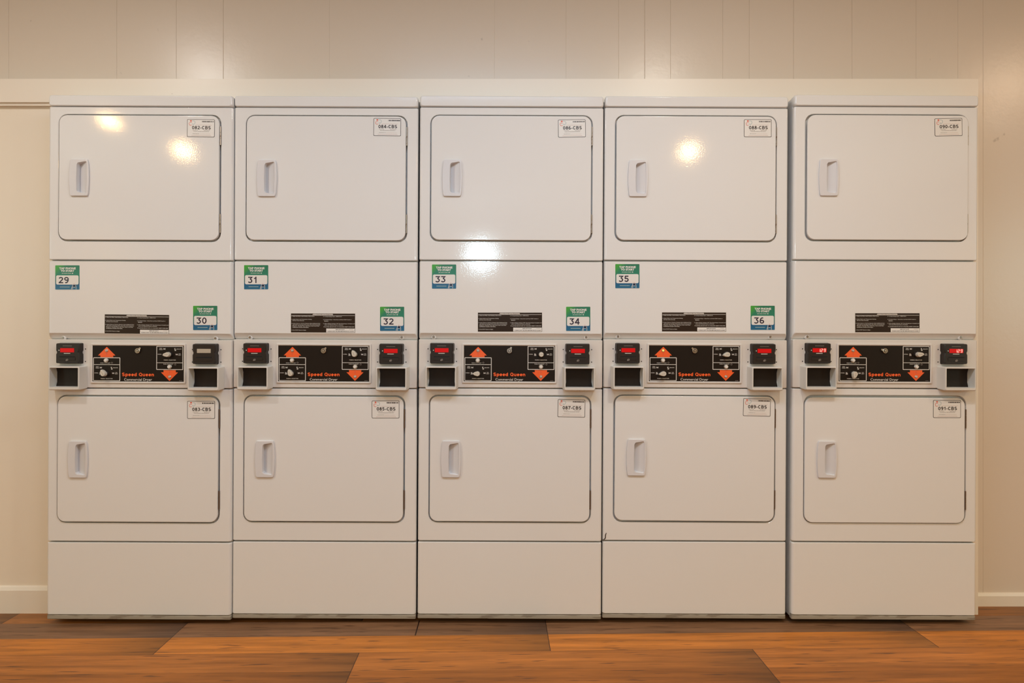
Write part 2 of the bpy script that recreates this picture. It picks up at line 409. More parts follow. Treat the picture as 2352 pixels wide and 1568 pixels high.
# frame of the window behind the camera, made-up frames round the side fills
w_ = 0.05
b = MB()
for x0, x1, z0, z1 in ((wx0 - w_, wx1 + w_, wz1, wz1 + w_), (wx0 - w_, wx1 + w_, wz0 - w_, wz0), (wx0 - w_, wx0, wz0, wz1), (wx1, wx1 + w_, wz0, wz1)):
    b.box(x0, x1, YF + 0.0005, YF + 0.02, z0, z1, M['trim'])
struct(b.build('window_1', smooth=0))
for nm, xa, xb in (('side_fill_frame_left', XL + 0.0005, XL + 0.04), ('side_fill_frame_right', XR - 0.04, XR - 0.0005)):
    b = MB(); y0, y1, z0, z1 = -2.9 - 0.55, -2.9 + 0.55, 1.55 - 0.55, 1.55 + 0.55
    for ya, yb, za, zb_ in ((y0 - w_, y1 + w_, z1, z1 + w_), (y0 - w_, y1 + w_, z0 - w_, z0), (y0 - w_, y0, z0, z1), (y1, y1 + w_, z0, z1)):
        b.box(xa, xb, ya, yb, za, zb_, M['trim'])
    struct(b.build(nm, smooth=0))

# taupe plank wall: each groove is a shallow V between the boards
def grooved(x0, x1, z0, z1, y, pxs, name, m):
    xs = [x0]
    for p in pxs:
        gx = W(p[0], 0, y)[0]
        if x0 + 0.01 < gx < x1 - 0.01: xs += [(gx, p[1])]
    prof = [(x0, y)]
    for g in xs[1:]:
        gx, w = g; prof += [(gx - w, y), (gx, y + w * 1.3), (gx + w, y)]
    prof += [(x1, y)]
    n = len(prof)
    vs = [(a, c, z0) for a, c in prof] + [(a, c, z1) for a, c in prof]
    fs = [(i, i + 1, n + i + 1, n + i) for i in range(n - 1)]
    k = len(vs); vs += [(x0, y + 0.09, z0), (x1, y + 0.09, z0), (x0, y + 0.09, z1), (x1, y + 0.09, z1)]
    fs += [(k, k + 2, k + 3, k + 1), (0, n, k + 2, k), (n - 1, k + 1, k + 3, 2 * n - 1)]
    b = MB(); b.add(vs, fs, m); return b
GR = [(-420, .001), (-210, .001), (20, .0012), (268, .0010), (405, .0010), (513, .0014), (757, .0006), (1136, .0006),
      (1300, .0007), (1421, .0010), (1481, .0016), (1540, .0010), (1660, .0010), (1721, .0012), (1823, .0016),
      (1957, .0014), (2104, .0010), (2200, .0008), (2258, .0010), (2500, .001), (2700, .001)]
zb = W(0, 200, YW)[2]
b = grooved(XL, XR, zb, CEIL, YW, GR, 'wall_back', M['walltaupe'])
xj = W(2247, 0, YH)[0]
b2 = grooved(xj, XR, 0, zb, YW, GR, 'x', M['walltaupe'])
b.add(b2.v, b2.f, M['walltaupe']); struct(b.build('wall_back', smooth=0))
# furred-out cream wall at the left of the machines
xd = W(317.7, 0, -0.01)[0] - 0.3435 - 0.004
zt = W(0, 181, YH)[2]; zh = W(0, 234.5, YH)[2]
b = MB(); b.box(XL, xd - 0.008, YP, 0.95, 0, zh + 0.02, M['panel']); struct(b.build('wall_back_left', smooth=0))
# header board over the machines and its right-hand leg
b = MB(); b.box(XL, xj, YH, YW - 0.0005, zh, zt, M['trim'])
struct(b.build('trim_1', smooth=0))
b = MB(); b.box(1.7215, xj, YH + 0.001, 0.95, 0, zh, M['trim']); struct(b.build('trim_2', smooth=0))
# quarter strip just under the header at the left
b = MB(); b.box(XL, xd - 0.01, YH + 0.009, YP, zh - 0.010, zh, M['trim']); struct(b.build('trim_3', smooth=0))
# dark-coloured cavity the machines stand in
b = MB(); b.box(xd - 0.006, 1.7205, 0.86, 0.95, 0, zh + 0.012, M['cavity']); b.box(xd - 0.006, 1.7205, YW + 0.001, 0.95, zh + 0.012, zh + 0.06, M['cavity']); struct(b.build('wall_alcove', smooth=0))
# baseboards
def base(x0, x1, yf, yb, h, name, bev):
    prof = [(yb, 0), (yf, 0), (yf, h - bev), (yf + (yb - yf) * 0.35, h - bev * 0.25), (yb, h)]
    n = len(prof); vs = [(x0, a, c) for a, c in prof] + [(x1, a, c) for a, c in prof]
    fs = [(i, (i + 1) % n, n + (i + 1) % n, n + i) for i in range(n)] + [tuple(range(n)), tuple(range(n, 2 * n))]
    b = MB(); b.add(vs, fs, M['trim']); return struct(b.build(name, smooth=0))
base(XL, xd - 0.008, 0.093, YP, W(0, 1346, 0.096)[2], 'baseboard_left', 0.016)
base(xj, XR, 0.162, YW, W(0, 1362, 0.166)[2], 'baseboard_right', 0.010)

# ------------------------------------------------------------------ dryers
P = 1.0 / S
GAP = 0.017
TH = 0.0050                                   # every machine leans a touch
CENT = [(317.7, -0.010), (743.5, -0.002), (1169.6, -0.004), (1594.2, 0.0), (2030.2, -0.012)]
def hz(h): return GAP + h * P                  # height above the machine's underside, in photo pixels

def origin(i):
    px, y0 = CENT[i]
    return Vector(((px - CX) / F * (D + y0), y0, 0))
def loc(i, px, py, yl=0.0):
    """pixel -> coordinates inside machine i"""
    o = origin(i); w = Vector(W(px, py, o.y + yl)) - o
    c, s_ = math.cos(TH), math.sin(TH)
    return (w.x * c - w.z * s_, w.x * s_ + w.z * c)

HWX = 210.9 * P
def panel(z0, z1, m, bx=0.009, bz=0.0022, by=0.009, zbot=None, y0=0.0, hole=None, ledge=None, x0=-HWX, x1=HWX, r=0.004, back=0.02, ztop=None):
    """pressed sheet front: vertical edges rolled back, optional rounded door opening"""
    b = MB(); ls = [[(x, y0 + back, z) for x, z in rrect(x0, x1, z0, z1, r)]]
    for t in (0, 18, 36, 54, 72, 90):
        c, s_ = 1 - math.cos(R(t)), math.sin(R(t)); bot = (zbot * s_) if zbot else bz * c
        top = (ztop * c) if ztop else bz * c
        ls.append([(x, y0 + by * (1 - s_), z) for x, z in rrect(x0 + bx * c, x1 - bx * c, z0 + bot, z1 - top, max(r - 0.5 * bz * c, 0.001))])
    if hole:
        hx0, hx1, hz0, hz1, hr = hole
        e = 0.0015
        ls.append([(x, y0, z) for x, z in rrect(hx0 - e, hx1 + e, hz0 - e, hz1 + e, hr + e)])
        ls.append([(x, y0 + 0.0012, z) for x, z in rrect(hx0, hx1, hz0, hz1, hr)])
        d = ledge
        ls.append([(x, y0 + d, z) for x, z in rrect(hx0, hx1, hz0, hz1, hr)])
        i = 0.018
        ls.append([(x, y0 + d, z) for x, z in rrect(hx0 + i, hx1 - i, hz0 + i, hz1 - i, max(hr - i, 0.002))])
        ls.append([(x, y0 + 0.05, z) for x, z in rrect(hx0 + i, hx1 - i, hz0 + i, hz1 - i, max(hr - i, 0.002))])
        b.loops(ls, m, cap0=False, cap1=True)
    else:
        b.loops(ls, m)
    return b

def door_mesh(x0, x1, z0, z1, r, hx, hzc):
    """door skin with the opening the recessed handle sits in"""
    b = MB(); ls = [[(x, 0.003, z) for x, z in rrect(x0, x1, z0, z1, r)]]
    for t in (0, 30, 60, 90):
        c, s_ = 1 - math.cos(R(t)), math.sin(R(t)); q = 0.0024
        ls.append([(x, -0.006 + q * (1 - s_), z) for x, z in rrect(x0 + q * c, x1 - q * c, z0 + q * c, z1 - q * c, r - q * c)])
    hole = rrect(hx - 0.028, hx + 0.030, hzc - 0.060, hzc + 0.060, 0.006)
    ls.append([(x, -0.006, z) for x, z in hole]); ls.append([(x, 0.003, z) for x, z in hole])
    # back skin
    ls.append(ls[0])
    b.loops(ls, M['enamel'], cap0=False, cap1=False); return b

def handle_mesh():
    b = MB(); n = 40
    hw, hh = 0.0355, 0.0675
    def outl(k, y):
        o = []
        for (x, z) in dense:
            t = z / hh
            bow = 0.0045 * (1 - t * t) * (1 if x > 0 else -1) * min(1, abs(x) / (hw * 0.8))
            o.append((x * k[0] + bow, y, z * k[1]))
        return o
    def radial(pts, n, cx=0.008):
        out = []
        for k in range(n):
            a = 2 * math.pi * k / n; dx, dz = math.cos(a), math.sin(a); best = None
            for i in range(len(pts)):
                (ax, az), (bx, bz) = pts[i], pts[(i + 1) % len(pts)]
                ex, ez = bx - ax, bz - az; det = dx * (-ez) + dz * ex
                if abs(det) < 1e-14: continue
                t = ((ax - cx) * (-ez) + az * ex) / det; u = (dx * az - dz * (ax - cx)) / det
                if t > 0 and -1e-9 <= u <= 1 + 1e-9: best = t if best is None else max(best, t)
            out.append((cx + dx * best, dz * best))
        return out
    N = 96
    dense = radial(rrect(-hw + 0.003, hw - 0.003, -hh, hh, 0.005, 3), N)
    # recess mouth: top edge slants up to the right
    mouth = radial([(0.0285, 0.0575), (0.0255, 0.0600), (-0.003, 0.0550), (-0.0080, 0.0500), (-0.0095, 0.0), (-0.0085, -0.0480), (-0.004, -0.0545), (0.0245, -0.0580), (0.0280, -0.0550), (0.0300, 0.0)], N)
    Yb, Yf = -0.0055, -0.0125
    ls = [outl((1, 1), Yb), outl((1, 1), Yf + 0.003), outl((0.985, 0.992), Yf + 0.0008), outl((0.95, 0.975), Yf)]
    ls.append([(x, Yf, z) for x, z in mouth])
    ls.append([(x * 0.98 + 0.0002, Yf + 0.0012, z * 0.985) for x, z in mouth])
    fl = []
    for x, z in mouth:
        t = (x + 0.0095) / 0.039; t = max(0, min(1, t))
        xx = x * 0.94 + 0.0006; t = (xx + 0.0095) / 0.039; fl.append((xx, Yf + 0.0016 + 0.0205 * (1 - t), z * 0.95))
    ls.append(fl)
    fc = []
    for x, z in mouth:
        t = (x + 0.0095) / 0.039; t = max(0, min(1, t))
        xx = x * 0.55 + 0.003; t2 = (xx + 0.0095) / 0.039
        fc.append((xx, Yf + 0.0016 + 0.0205 * (1 - t2), z * 0.6))
    ls.append(fc)
    b.loops(ls, M['handle'], cap0=False, cap1=True); return b

def dashes(b, x0, x1, z, h, y, m, seed, gap=0.25, unit=0.0035):
    r = random.Random(seed); x = x0
    while x < x1 - 0.0006:
        w = unit * (0.5 + 1.3 * r.random()); xe = min(x + w, x1)
        b.rect(x, xe, z - h / 2, z + h / 2, y, m); x = xe + unit * gap

def tag_mesh(code, seed):
    b = MB(); w, h = 63 * P / 2, 40.5 * P / 2
    b.slab(rrect(-w, w, -h, h, 0.004), 0, -0.0003, M['ink'])
    k = 0.0016
    b.flat(rrect(-w + k, w - k, -h + k, h - k, 0.003), -0.0004, M['paper'])
    y = -0.0006; q = lambda px: -w + px * P; v = lambda py: h - py * P
    b.bold(code, q(32.7), v(18.9), 43 * P, 7.6 * P, y, M['ink'])
    r = random.Random(seed); x = 34.0
    while x < 60.5:                              # bar code
        ww = r.choice((0.7, 1.2, 1.8, 2.4)); b.rect(q(x), q(min(x + ww, 60.8)), v(6.4), v(3.6), y, M['ink']); x += ww + r.choice((0.5, 0.8))
    b.flat([(q(8.6) + 2.2 * P * math.cos(a * math.pi / 6), v(3.9) + 1.8 * P * math.sin(a * math.pi / 6)) for a in range(12)], y, M['redink'])
    b.stroke([(q(10.5), v(7.8)), (q(5.2), v(7.8)), (q(4.6), v(10)), (q(5.6), v(13.4)), (q(8.6), v(14.0)), (q(10.4), v(12.6))], 0.9 * P, y, M['redink'])
    b.stroke([(q(11.5), v(3.4)), (q(16.4), v(3.8)), (q(18.2), v(6.2)), (q(17.6), v(9.6)), (q(14.8), v(12.4)), (q(12.2), v(11.4)), (q(13.6), v(9.4))], 0.9 * P, y, M['tealink'])
    b.rect(q(19), q(56), v(13.2), v(12.6), y, M['pinkline'])
    dashes(b, q(13), q(25), v(25.0), 0.9 * P, y, M['greyink'], seed + 1); dashes(b, q(38), q(52), v(25.3), 0.9 * P, y, M['greyink'], seed + 2)
    dashes(b, q(15), q(50), v(28.0), 0.9 * P, y, M['greyink'], seed + 3)
    dashes(b, q(13), q(28), v(33.0), 0.8 * P, y, M['greyink'], seed + 4); dashes(b, q(29), q(53), v(33.3), 0.7 * P, y, M['pinkline'], seed + 5)
    b.rect(q(10), q(55), v(37.4), v(36.6), y, M['pinkline'])
    return b

def sticker_mesh(num):
    b = MB(); w = 55.5 * P / 2
    b.slab(rrect(-w - 0.0012, w + 0.0012, -w - 0.0012, w + 0.0012, 0.003), 0, -0.0003, M['paper'])
    b.flat(rrect(-w, w, -w, w, 0.0022), -0.0004, M['sticker'])
    q = lambda px: -w + px * P; v = lambda py: w - py * P; y = -0.0006
    b.text('TAP PHONE', q(28), v(7.0), 38 * P, 4.8 * P, y, M['paper'], bold=0.05)
    b.text('TO START', q(28), v(12.7), 31 * P, 4.8 * P, y, M['paper'], bold=0.05)
    b.text('OR SCAN CODE', q(25.5), v(18.4), 21 * P, 1.9 * P, y, M['paper'], bold=0.02)
    b.rect(q(38), q(40.2), v(19.3), v(17.5), y, M['paper']); b.flat(((q(41.6), v(18.4)), (q(40.2), v(17.6)), (q(40.2), v(19.2))), y, M['paper'])
    b.flat(rrect(q(2.2), q(53.4), v(44.0), v(23.0), 0.005), y, M['paper'])
    b.bold(num, q(19.4), v(33.8), (21.5 if '1' in num else 24) * P, 14.6 * P, y - 0.0002, M['navy'], 0.175, True)
    dashes(b, q(10.5), q(33), v(49.5), 1.5 * P, y, M['tealink'], int(num), gap=0.12)
    for p in ([(37, 55), (38, 50.5), (39.5, 48)], [(39.8, 55), (39.4, 45.5), (41, 43.6), (46, 43.8)], [(47.5, 55), (47.8, 50), (46.4, 45.5), (47.6, 46.5)],
              [(40.8, 50.2), (45.8, 50.2)], [(42.2, 42.2), (44.2, 42.2)]):
        b.stroke([(q(a), v(c)) for a, c in p], 0.8 * P, y - 0.0002, M['paper'] if p[0][0] != 42.2 else M['redink'])
    b.rect(q(41.6), q(46.2), v(48.6), v(45.0), y - 0.0002, M['navy'])
    return b

def instr_mesh(seed):
    b = MB(); w, h = 147 * P / 2, 43.5 * P / 2
    b.slab(rrect(-w - 0.0012, w + 0.0012, -h - 0.0012, h + 0.0012, 0.002), 0, -0.0003, M['coin'])
    b.rect(-w, w, -h, h, -0.0004, M['labelblack'])
    q = lambda px: -w + px * P; v = lambda py: h - py * P; y = -0.0006; m = M['white']
    b.rect(q(1), q(146), v(4.9), v(4.2), y, m)
    b.flat(((q(98), v(4.6)), (q(95), v(0.6)), (q(51), v(0.6)), (q(48), v(4.6))), y - 0.0001, M['greyink'])
    b.text('OPERATING INSTRUCTIONS', q(73), v(2.5), 46 * P, 2.6 * P, y - 0.0003, m, bold=0.03)
    L = [('1. Clean Lint Filter, Load Clothes, Close Door.', 1.5, 54, 6.6), ('2. Select Fabric and Temperature Setting.', 1.5, 48, 13.6), ('(All Clean Cotton Garments)', 3.5, 30, 16.7),
         ('3. Insert Coins or Card to Operate. Each Additional Coin', 1.5, 67, 23.0), ('will Add to Drying Time. Do Not Overload the', 3.5, 67, 26.1),
         ('Machine. Drying Time will Vary with Load Size', 3.5, 65, 29.0), ('and Moisture Content of the Fabric.', 3.5, 41, 31.9), ('4. Push START Button to Begin.', 1.5, 35, 38.4),
         ('5. To Stop Drying Cycle - OPEN Door.', 74, 117, 7.2), ('6. To Restart Dryer - Close Door and Push START Switch or', 74, 139, 14.2), ('Button.', 76.5, 86, 17.2),
         ('7. When Display Indicates "00" Time Remaining is Complete and', 74, 146, 23.4), ('when the Selected Cycle is Finished.', 76.5, 120, 26.5), ('IF CLOTHES ARE NOT DRY AT CYCLE END, INSERT COINS AND', 75, 145, 30.6)]
    for s_, a, c, yy in L: b.text(s_, q((a + c) / 2), v(yy), (c - a) * P, 1.9 * P, y, m, bold=0.02)
    b.rect(q(81), q(146.4), v(43.0), v(34.2), y, M['paper'])
    b.text('IMPORTANT', q(113), v(36.6), 21 * P, 1.9 * P, y - 0.0002, M['ink'], bold=0.03)
    b.text('CLEAN LINT FILTER BEFORE EACH LOAD', q(114), v(40.6), 61 * P, 1.9 * P, y - 0.0002, M['ink'], bold=0.03)
    dashes(b, q(134), q(143), v(36.2), 0.7 * P, y - 0.0002, M['greyink'], seed)
    return b

PX0, PH1 = -106.8 * P, hz(627.3)               # black overlay's top left corner
def panel_mesh():
    b = MB(); q = lambda px: PX0 + px * P; v = lambda py: PH1 - py * P
    # putty frame
    fo = rrect(q(-4.4), q(213), v(86.3), v(-5.0), 0.003); fi = rrect(q(-1.6), q(210.2), v(83.5), v(-1.7), 0.002); fk = rrect(q(0), q(208.6), v(82), v(0), 0.0006)
    ls = [[(x, 0.0, z) for x, z in fo], [(x, -0.0035, z) for x, z in rrect(q(-3.9), q(212.5), v(85.8), v(-4.5), 0.003)], [(x, -0.0042, z) for x, z in rrect(q(-3.2), q(211.8), v(85.1), v(-3.8), 0.003)],
          [(x, -0.0042, z) for x, z in fi], [(x, -0.0022, z) for x, z in fk]]
    b.loops(ls, M['putty'], cap0=False, cap1=False)
    b.rect(q(0), q(208.6), v(82), v(0), -0.0023, M['black'])
    y = -0.0026; w_ = M['white']; o = M['orange']
    def T(s_, x0, x1, yy, h=1.7, bold=0.02): b.text(s_, q((x0 + x1) / 2), v(yy), (x1 - x0) * P, h * P, y, w_, bold=bold)
    # left, upper dryer
    b.flat([(q(a), v(c)) for a, c in ((32.6, 3.0), (12.6, 22.6), (18.2, 22.8), (18.0, 26.6), (47.4, 26.6), (47.2, 22.8), (52.4, 22.6))], y, o)
    b.frame(q(1.6), q(63.4), v(81.0), v(27.2), 0.0022, 1.4 * P, y, w_); b.rect(q(2.5), q(62.6), v(44.0), v(42.9), y, w_)
    T('PUSH-TO-START', 18, 40.5, 40.0)
    T('PERM', 8, 14, 48.6, 1.6); T('PRESS', 7.5, 15, 51.4, 1.6); T('DELICATE', 47, 58, 50.6); T('NORMAL', 4.4, 13.6, 62.7); T('NO', 52.5, 57, 61.6, 1.6); T('HEAT', 51.5, 58, 64.4, 1.6)
    T('FABRIC SELECTOR', 19, 46.4, 75.6, 2.0)
    T('BOTTOM', 203, 203.01, 90) if False else None
    # right, lower dryer
    b.frame(q(146), q(207), v(54.8), v(0.6), 0.0022, 1.4 * P, y, w_); b.rect(q(147), q(206), v(39.2), v(38.1), y, w_)
    T('PERM', 153, 159, 5.8, 1.6); T('PRESS', 152.5, 160, 8.6, 1.6); T('DELICATE', 192, 203, 7.2); T('NORMAL', 149, 158, 19.3); T('NO', 197, 201.4, 18.2, 1.6); T('HEAT', 196, 202.4, 21.0, 1.6)
    T('FABRIC SELECTOR', 163, 190.4, 32.4, 2.0); T('PUSH-TO-START', 162, 184.6, 41.8)
    b.flat([(q(a), v(c)) for a, c in ((176.2, 80.2), (195.6, 60.6), (190.4, 60.4), (190.6, 55.6), (162.4, 55.6), (162.6, 60.4), (156.6, 60.6))], y, o)
    # setting icons beside the words
    for dx, dy in ((0, 0), (145, -43.4)):
        for ix, iy, wd_ in ((19.2, 50.2, 5), (43.2, 50.0, 2.4), (44.3, 53.2, 3.2), (17.6, 62.4, 3.2), (18.2, 64.6, 4.8), (47.4, 62.8, 5)):
            a, c = ix + dx, iy + dy
            b.stroke([(q(a - wd_ / 2), v(c - 1.2)), (q(a + wd_ / 2), v(c + 1.2))], 0.9 * P, y, w_)
            b.stroke([(q(a - wd_ / 2), v(c + 1.2)), (q(a + wd_ / 2), v(c - 1.2))], 0.9 * P, y, w_)
            b.rect(q(a - wd_ / 2), q(a + wd_ / 2), v(c + 1.6), v(c + 1.1), y, w_)
    for a, c in ((44.4, 39.2), (189, 42.4)):
        b.stroke([(q(a - 2.2), v(c)), (q(a), v(c - 1.9)), (q(a + 2.2), v(c)), (q(a), v(c + 1.9)), (q(a - 2.2), v(c))], 0.6 * P, y, M['greyink'])
    # little arrow marks on the orange arrows
    for a, c, s_ in ((32.4, 18.6, 1), (176.4, 59.6, 1)):
        b.flat([(q(a - 2.0), v(c + 1.2)), (q(a + 2.0), v(c + 1.2)), (q(a), v(c - 1.8))], y - 0.0002, M['redink'])
        b.rect(q(a - 0.5), q(a + 0.5), v(c + 4.8), v(c + 2.6), y - 0.0002, M['redink'])
    b.bold('Speed Queen', q(104.2), v(65.7), 73.5 * P, 7.8 * P, y, o, 0.235)
    b.text('Commercial Dryer', q(104.2), v(78.2), 63.5 * P, 7.6 * P, y, w_, bold=0.004)
    dashes(b, q(198), q(205.6), v(79.8), 0.8 * P, y, M['greyink'], 5)
    return b

def knob_mesh(ang, nose=True):
    b = MB(); b.cyl(0, 0, 7.4 * P, 0, -0.010, M['blackplastic'], 24, 6.6 * P, 0.001)
    def tear(k, y):
        o = []
        for i in range(28):
            a = 2 * math.pi * i / 28; r = 5.4 * P * k
            # teardrop with its tip at angle 0
            d = abs(math.atan2(math.sin(a), math.cos(a)))
            if nose and d < R(60): r = 5.4 * P * k * (1 + 0.95 * (1 - d / R(60)) ** 1.5)
            o.append((r * math.cos(a + ang), y, r * math.sin(a + ang)))
        return o
    b.loops([tear(1.05, -0.009), tear(1.0, -0.0215), tear(0.86, -0.0235)], M['cream'])
    c, s_ = math.cos(ang), math.sin(ang)
    b.stroke([(-2.6 * P * c, -2.6 * P * s_), (5.6 * P * c, 5.6 * P * s_)], 0.6 * P, -0.0237, M['greyink'])
    return b

def lock_mesh(ang):
    b = MB(); b.cyl(0, 0, 6.0 * P, 0, -0.007, M['steel'], 26, 5.8 * P, 0.001)
    b.cyl(0, 0, 3.6 * P, -0.006, -0.0072, M['darkvoid'], 22)
    b.cyl(0, 0, 2.5 * P, -0.006, -0.0085, M['steel'], 18, bev=0.0004)
    c, s_ = math.cos(ang), math.sin(ang)
    pts = [(5.0, 2.4), (9.6, 1.6), (9.6, -1.6), (5.0, -2.4)]
    b.slab([((x * c - z * s_) * P, (x * s_ + z * c) * P) for x, z in pts], -0.001, -0.0055, M['steel']); return b

def button_mesh():
    b = MB(); b.cyl(0, 0, 5.2 * P, 0, -0.0025, M['steel'], 22, bev=0.0006)
    b.cyl(0, 0, 3.9 * P, -0.002, -0.0085, M['white'], 22, 3.6 * P, 0.001); return b
def lamp_mesh(lit):
    b = MB(); m = M['litlens'] if lit else M['lens']
    b.cyl(0, 0, 3.5 * P, 0, -0.002, M['steel'], 18, bev=0.0005)
    b.cyl(0, 0, 2.7 * P, -0.001, -0.0045, m, 18, 2.2 * P, 0.001); return b

def reader_outline(k, hw, hh):
    """rounded housing outline with a notch half way up each side"""
    c = 0.0035
    pts = [(hw - c, hh), (-hw + c, hh), (-hw + c * 0.3, hh - c * 0.4), (-hw, hh - c), (-hw, 0.011), (-hw + 0.0028, 0.006), (-hw + 0.0028, 0.0015), (-hw, -0.004),
           (-hw, -hh + c), (-hw + c * 0.3, -hh + c * 0.4), (-hw + c, -hh), (hw - c, -hh), (hw - c * 0.3, -hh + c * 0.4), (hw, -hh + c), (hw, -0.004),
           (hw - 0.0028, 0.0015), (hw - 0.0028, 0.006), (hw, 0.011), (hw, hh - c), (hw - c * 0.3, hh - c * 0.4)]
    return [(x * k, z * k) for x, z in pts]

def reader_mesh(on=True):
    b = MB(); hw, hh = 27.3 * P, 23.2 * P
    ls = [[(x, 0.001, z) for x, z in reader_outline(1.03, hw, hh)], [(x, -0.002, z) for x, z in reader_outline(1.0, hw, hh)],
          [(x, -0.019, z) for x, z in reader_outline(0.97, hw, hh)], [(x, -0.0225, z) for x, z in reader_outline(0.90, hw, hh)]]
    b.loops(ls, M['blackplastic'])
    y = -0.0228; zc = hz(609.3); v = lambda h: hz(h) - zc
    b.rbox(-18.6 * P, 18.6 * P, -0.021, -0.0238, v(593.5) , v(600.2), 0.001, M['blackplastic'], 0.0006)
    b.rect(-18 * P, 18 * P, v(600.4), v(602.6), y, M['darkvoid'])
    if on:
        b.rect(-10.2 * P, 10.2 * P, v(625.8), v(626.6), y, M['greyink'])
        dashes(b, -7.6 * P, 7.4 * P, v(609.2), 1.4 * P, y, M['white'], 3, gap=0.1)
        b.cyl(-18.6 * P, v(616.2), 1.1 * P, -0.0225, -0.0234, M['white'], 10)
        b.stroke([(-2.6 * P, v(592.3)), (-1.4 * P, v(595.8)), (1.8 * P, v(596.6)), (2.8 * P, v(593.6)), (0.8 * P, v(593.6))], 0.9 * P, -0.0242, M['greyink'])
        b.flat([(-1.8 * P, v(592.2)), (1.2 * P, v(592.6)), (0.6 * P, v(594.6)), (-0.8 * P, v(595.2))], -0.0242, M['greyink'])
    # four panel holes round the housing
    for sx in (-32.6, 32.7):
        for h in (619.2, 590.6): b.cyl(sx * P, v(h), 1.25 * P, 0.001, -0.0004, M['darkvoid'], 10)
    return b

SEG = {'1': 'bc', '2': 'abged', '9': 'abcdfg'}
def display_mesh(kind):
    b = MB(); v = lambda h: hz(h) - hz(609.3); y = -0.0228
    m = M['offled'] if kind == 'off' else M['redled']
    b.rbox(-15.6 * P, 15.6 * P, -0.021, y - 0.0006, v(611.6), v(621.0), 0.0008, m, 0.0003)
    if kind == '129':
        for ch, cx in (('1', -0.8), ('2', 4.8), ('9', 11.4)):
            ww, hh = 3.4, 6.4; zc = 616.2; t = 0.95; yy = y - 0.0009
            co = {'a': ((-1, 1), (1, 1)), 'b': ((1, 1), (1, 0)), 'c': ((1, 0), (1, -1)), 'd': ((-1, -1), (1, -1)), 'e': ((-1, 0), (-1, -1)), 'f': ((-1, 1), (-1, 0)), 'g': ((-1, 0), (1, 0))}
            for sname in SEG[ch]:
                (a, c), (d_, e) = co[sname]
                sk = lambda X_, Z_: ((cx + X_ * ww / 2 + Z_ * 0.35) * P, v(zc + Z_ * hh / 2))
                b.stroke([sk(a, c), sk(d_, e)], t * P, yy, M['leddigit'])
        b.rect(1.6 * P, 2.5 * P, v(612.9), v(613.9), y - 0.0009, M['leddigit'])
    return b

def coin_mesh():
    """open-fronted coin hood standing out from the console"""
    b = MB(); zc = hz(553.0); v = lambda h: hz(h) - zc
    ox0, ox1, oz0, oz1 = -35.2 * P, 35.2 * P, v(526.5), v(580.0)
    fx0, fx1, fz0, fz1 = -34.6 * P, 34.6 * P, v(527.4), v(579.6)
    ix0, ix1, iz0, iz1 = -32.2 * P, 32.2 * P, v(533.0), v(577.0)
    yf = -0.041; n = 3
    ls = [[(x, 0.0, z) for x, z in rrect(ox0 - 2.6 * P, ox1 + 2.6 * P, oz0 + 2.5 * P, oz1 + 1.5 * P, 0.004, n)], [(x, yf + 0.004, z) for x, z in rrect(ox0, ox1, oz0, oz1, 0.005, n)],
          [(x, yf + 0.0012, z) for x, z in rrect(fx0, fx1, fz0, fz1, 0.005, n)],
          [(x, yf, z) for x, z in rrect(fx0 + 0.0015, fx1 - 0.0015, fz0 + 0.0015, fz1 - 0.0015, 0.004, n)],
          [(x, yf, z) for x, z in rrect(ix0, ix1, iz0, iz1, 0.002, n)],
          [(x, yf + 0.001, z) for x, z in rrect(ix0 + 0.0006, ix1 - 0.0006, iz0 + 0.0006, iz1 - 0.0006, 0.002, n)],
          [(x, -0.003, z) for x, z in rrect(ix0 + 0.001, ix1 - 0.001, iz0 + 0.002, iz1 - 0.001, 0.002, n)]]
    b.loops(ls, M['coin'], cap0=False, cap1=True)
    b.cyl(0, fz0 - 0.0003, 0.9 * P, yf + 0.002, yf - 0.0004, M['greyink'], 8)
    return b
def coin_plate_mesh():
    """dark money-box door with waisted sides at the back of the hood"""
    b = MB(); zc = hz(553.0); v = lambda h: hz(h) - zc; pts = []
    z0, z1 = v(534.2), v(576.2); hw = 30.9 * P; w = 28.9 * P
    for t in range(9):
        a = t / 8; s_ = min(1, 4 * min(a, 1 - a)); pts.append((hw - (hw - w) * s_, z0 + (z1 - z0) * a))
    for t in range(9):
        a = 1 - t / 8; s_ = min(1, 4 * min(a, 1 - a)); pts.append((-(hw - (hw - w) * s_), z0 + (z1 - z0) * a))
    b.slab(pts, -0.0032, -0.006, M['plate']); return b

def hinge_mesh(m, L):
    b = MB(); n = 10; r = 0.0022
    seg = 3; 
    for k in range(seg):
        z0 = -L / 2 + L * k / seg + 0.0005; z1 = -L / 2 + L * (k + 1) / seg - 0.0005
        vs = [(r * math.cos(2 * math.pi * i / n), r * math.sin(2 * math.pi * i / n), z) for z in (z0, z1) for i in range(n)]
        b.add(vs, [(i, (i + 1) % n, n + (i + 1) % n, n + i) for i in range(n)] + [tuple(range(n)), tuple(range(n, 2 * n))], m)
    b.box(-0.0045, 0.0, 0.0015, 0.004, -L / 2, L / 2, m); return b

def screw_mesh():
    b = MB(); b.cyl(0, 0, 6.0 * P, 0.003, -0.003, M['enamel'], 20, 3.6 * P)
    b.cyl(0, 0, 3.0 * P, -0.003, -0.0042, M['greyink'], 16, 2.8 * P); b.cyl(0, 0, 2.0 * P, -0.004, -0.0052, M['steel'], 6, 1.8 * P)
    b.cyl(0, 0, 0.8 * P, -0.0052, -0.0054, M['darkvoid'], 8); return b

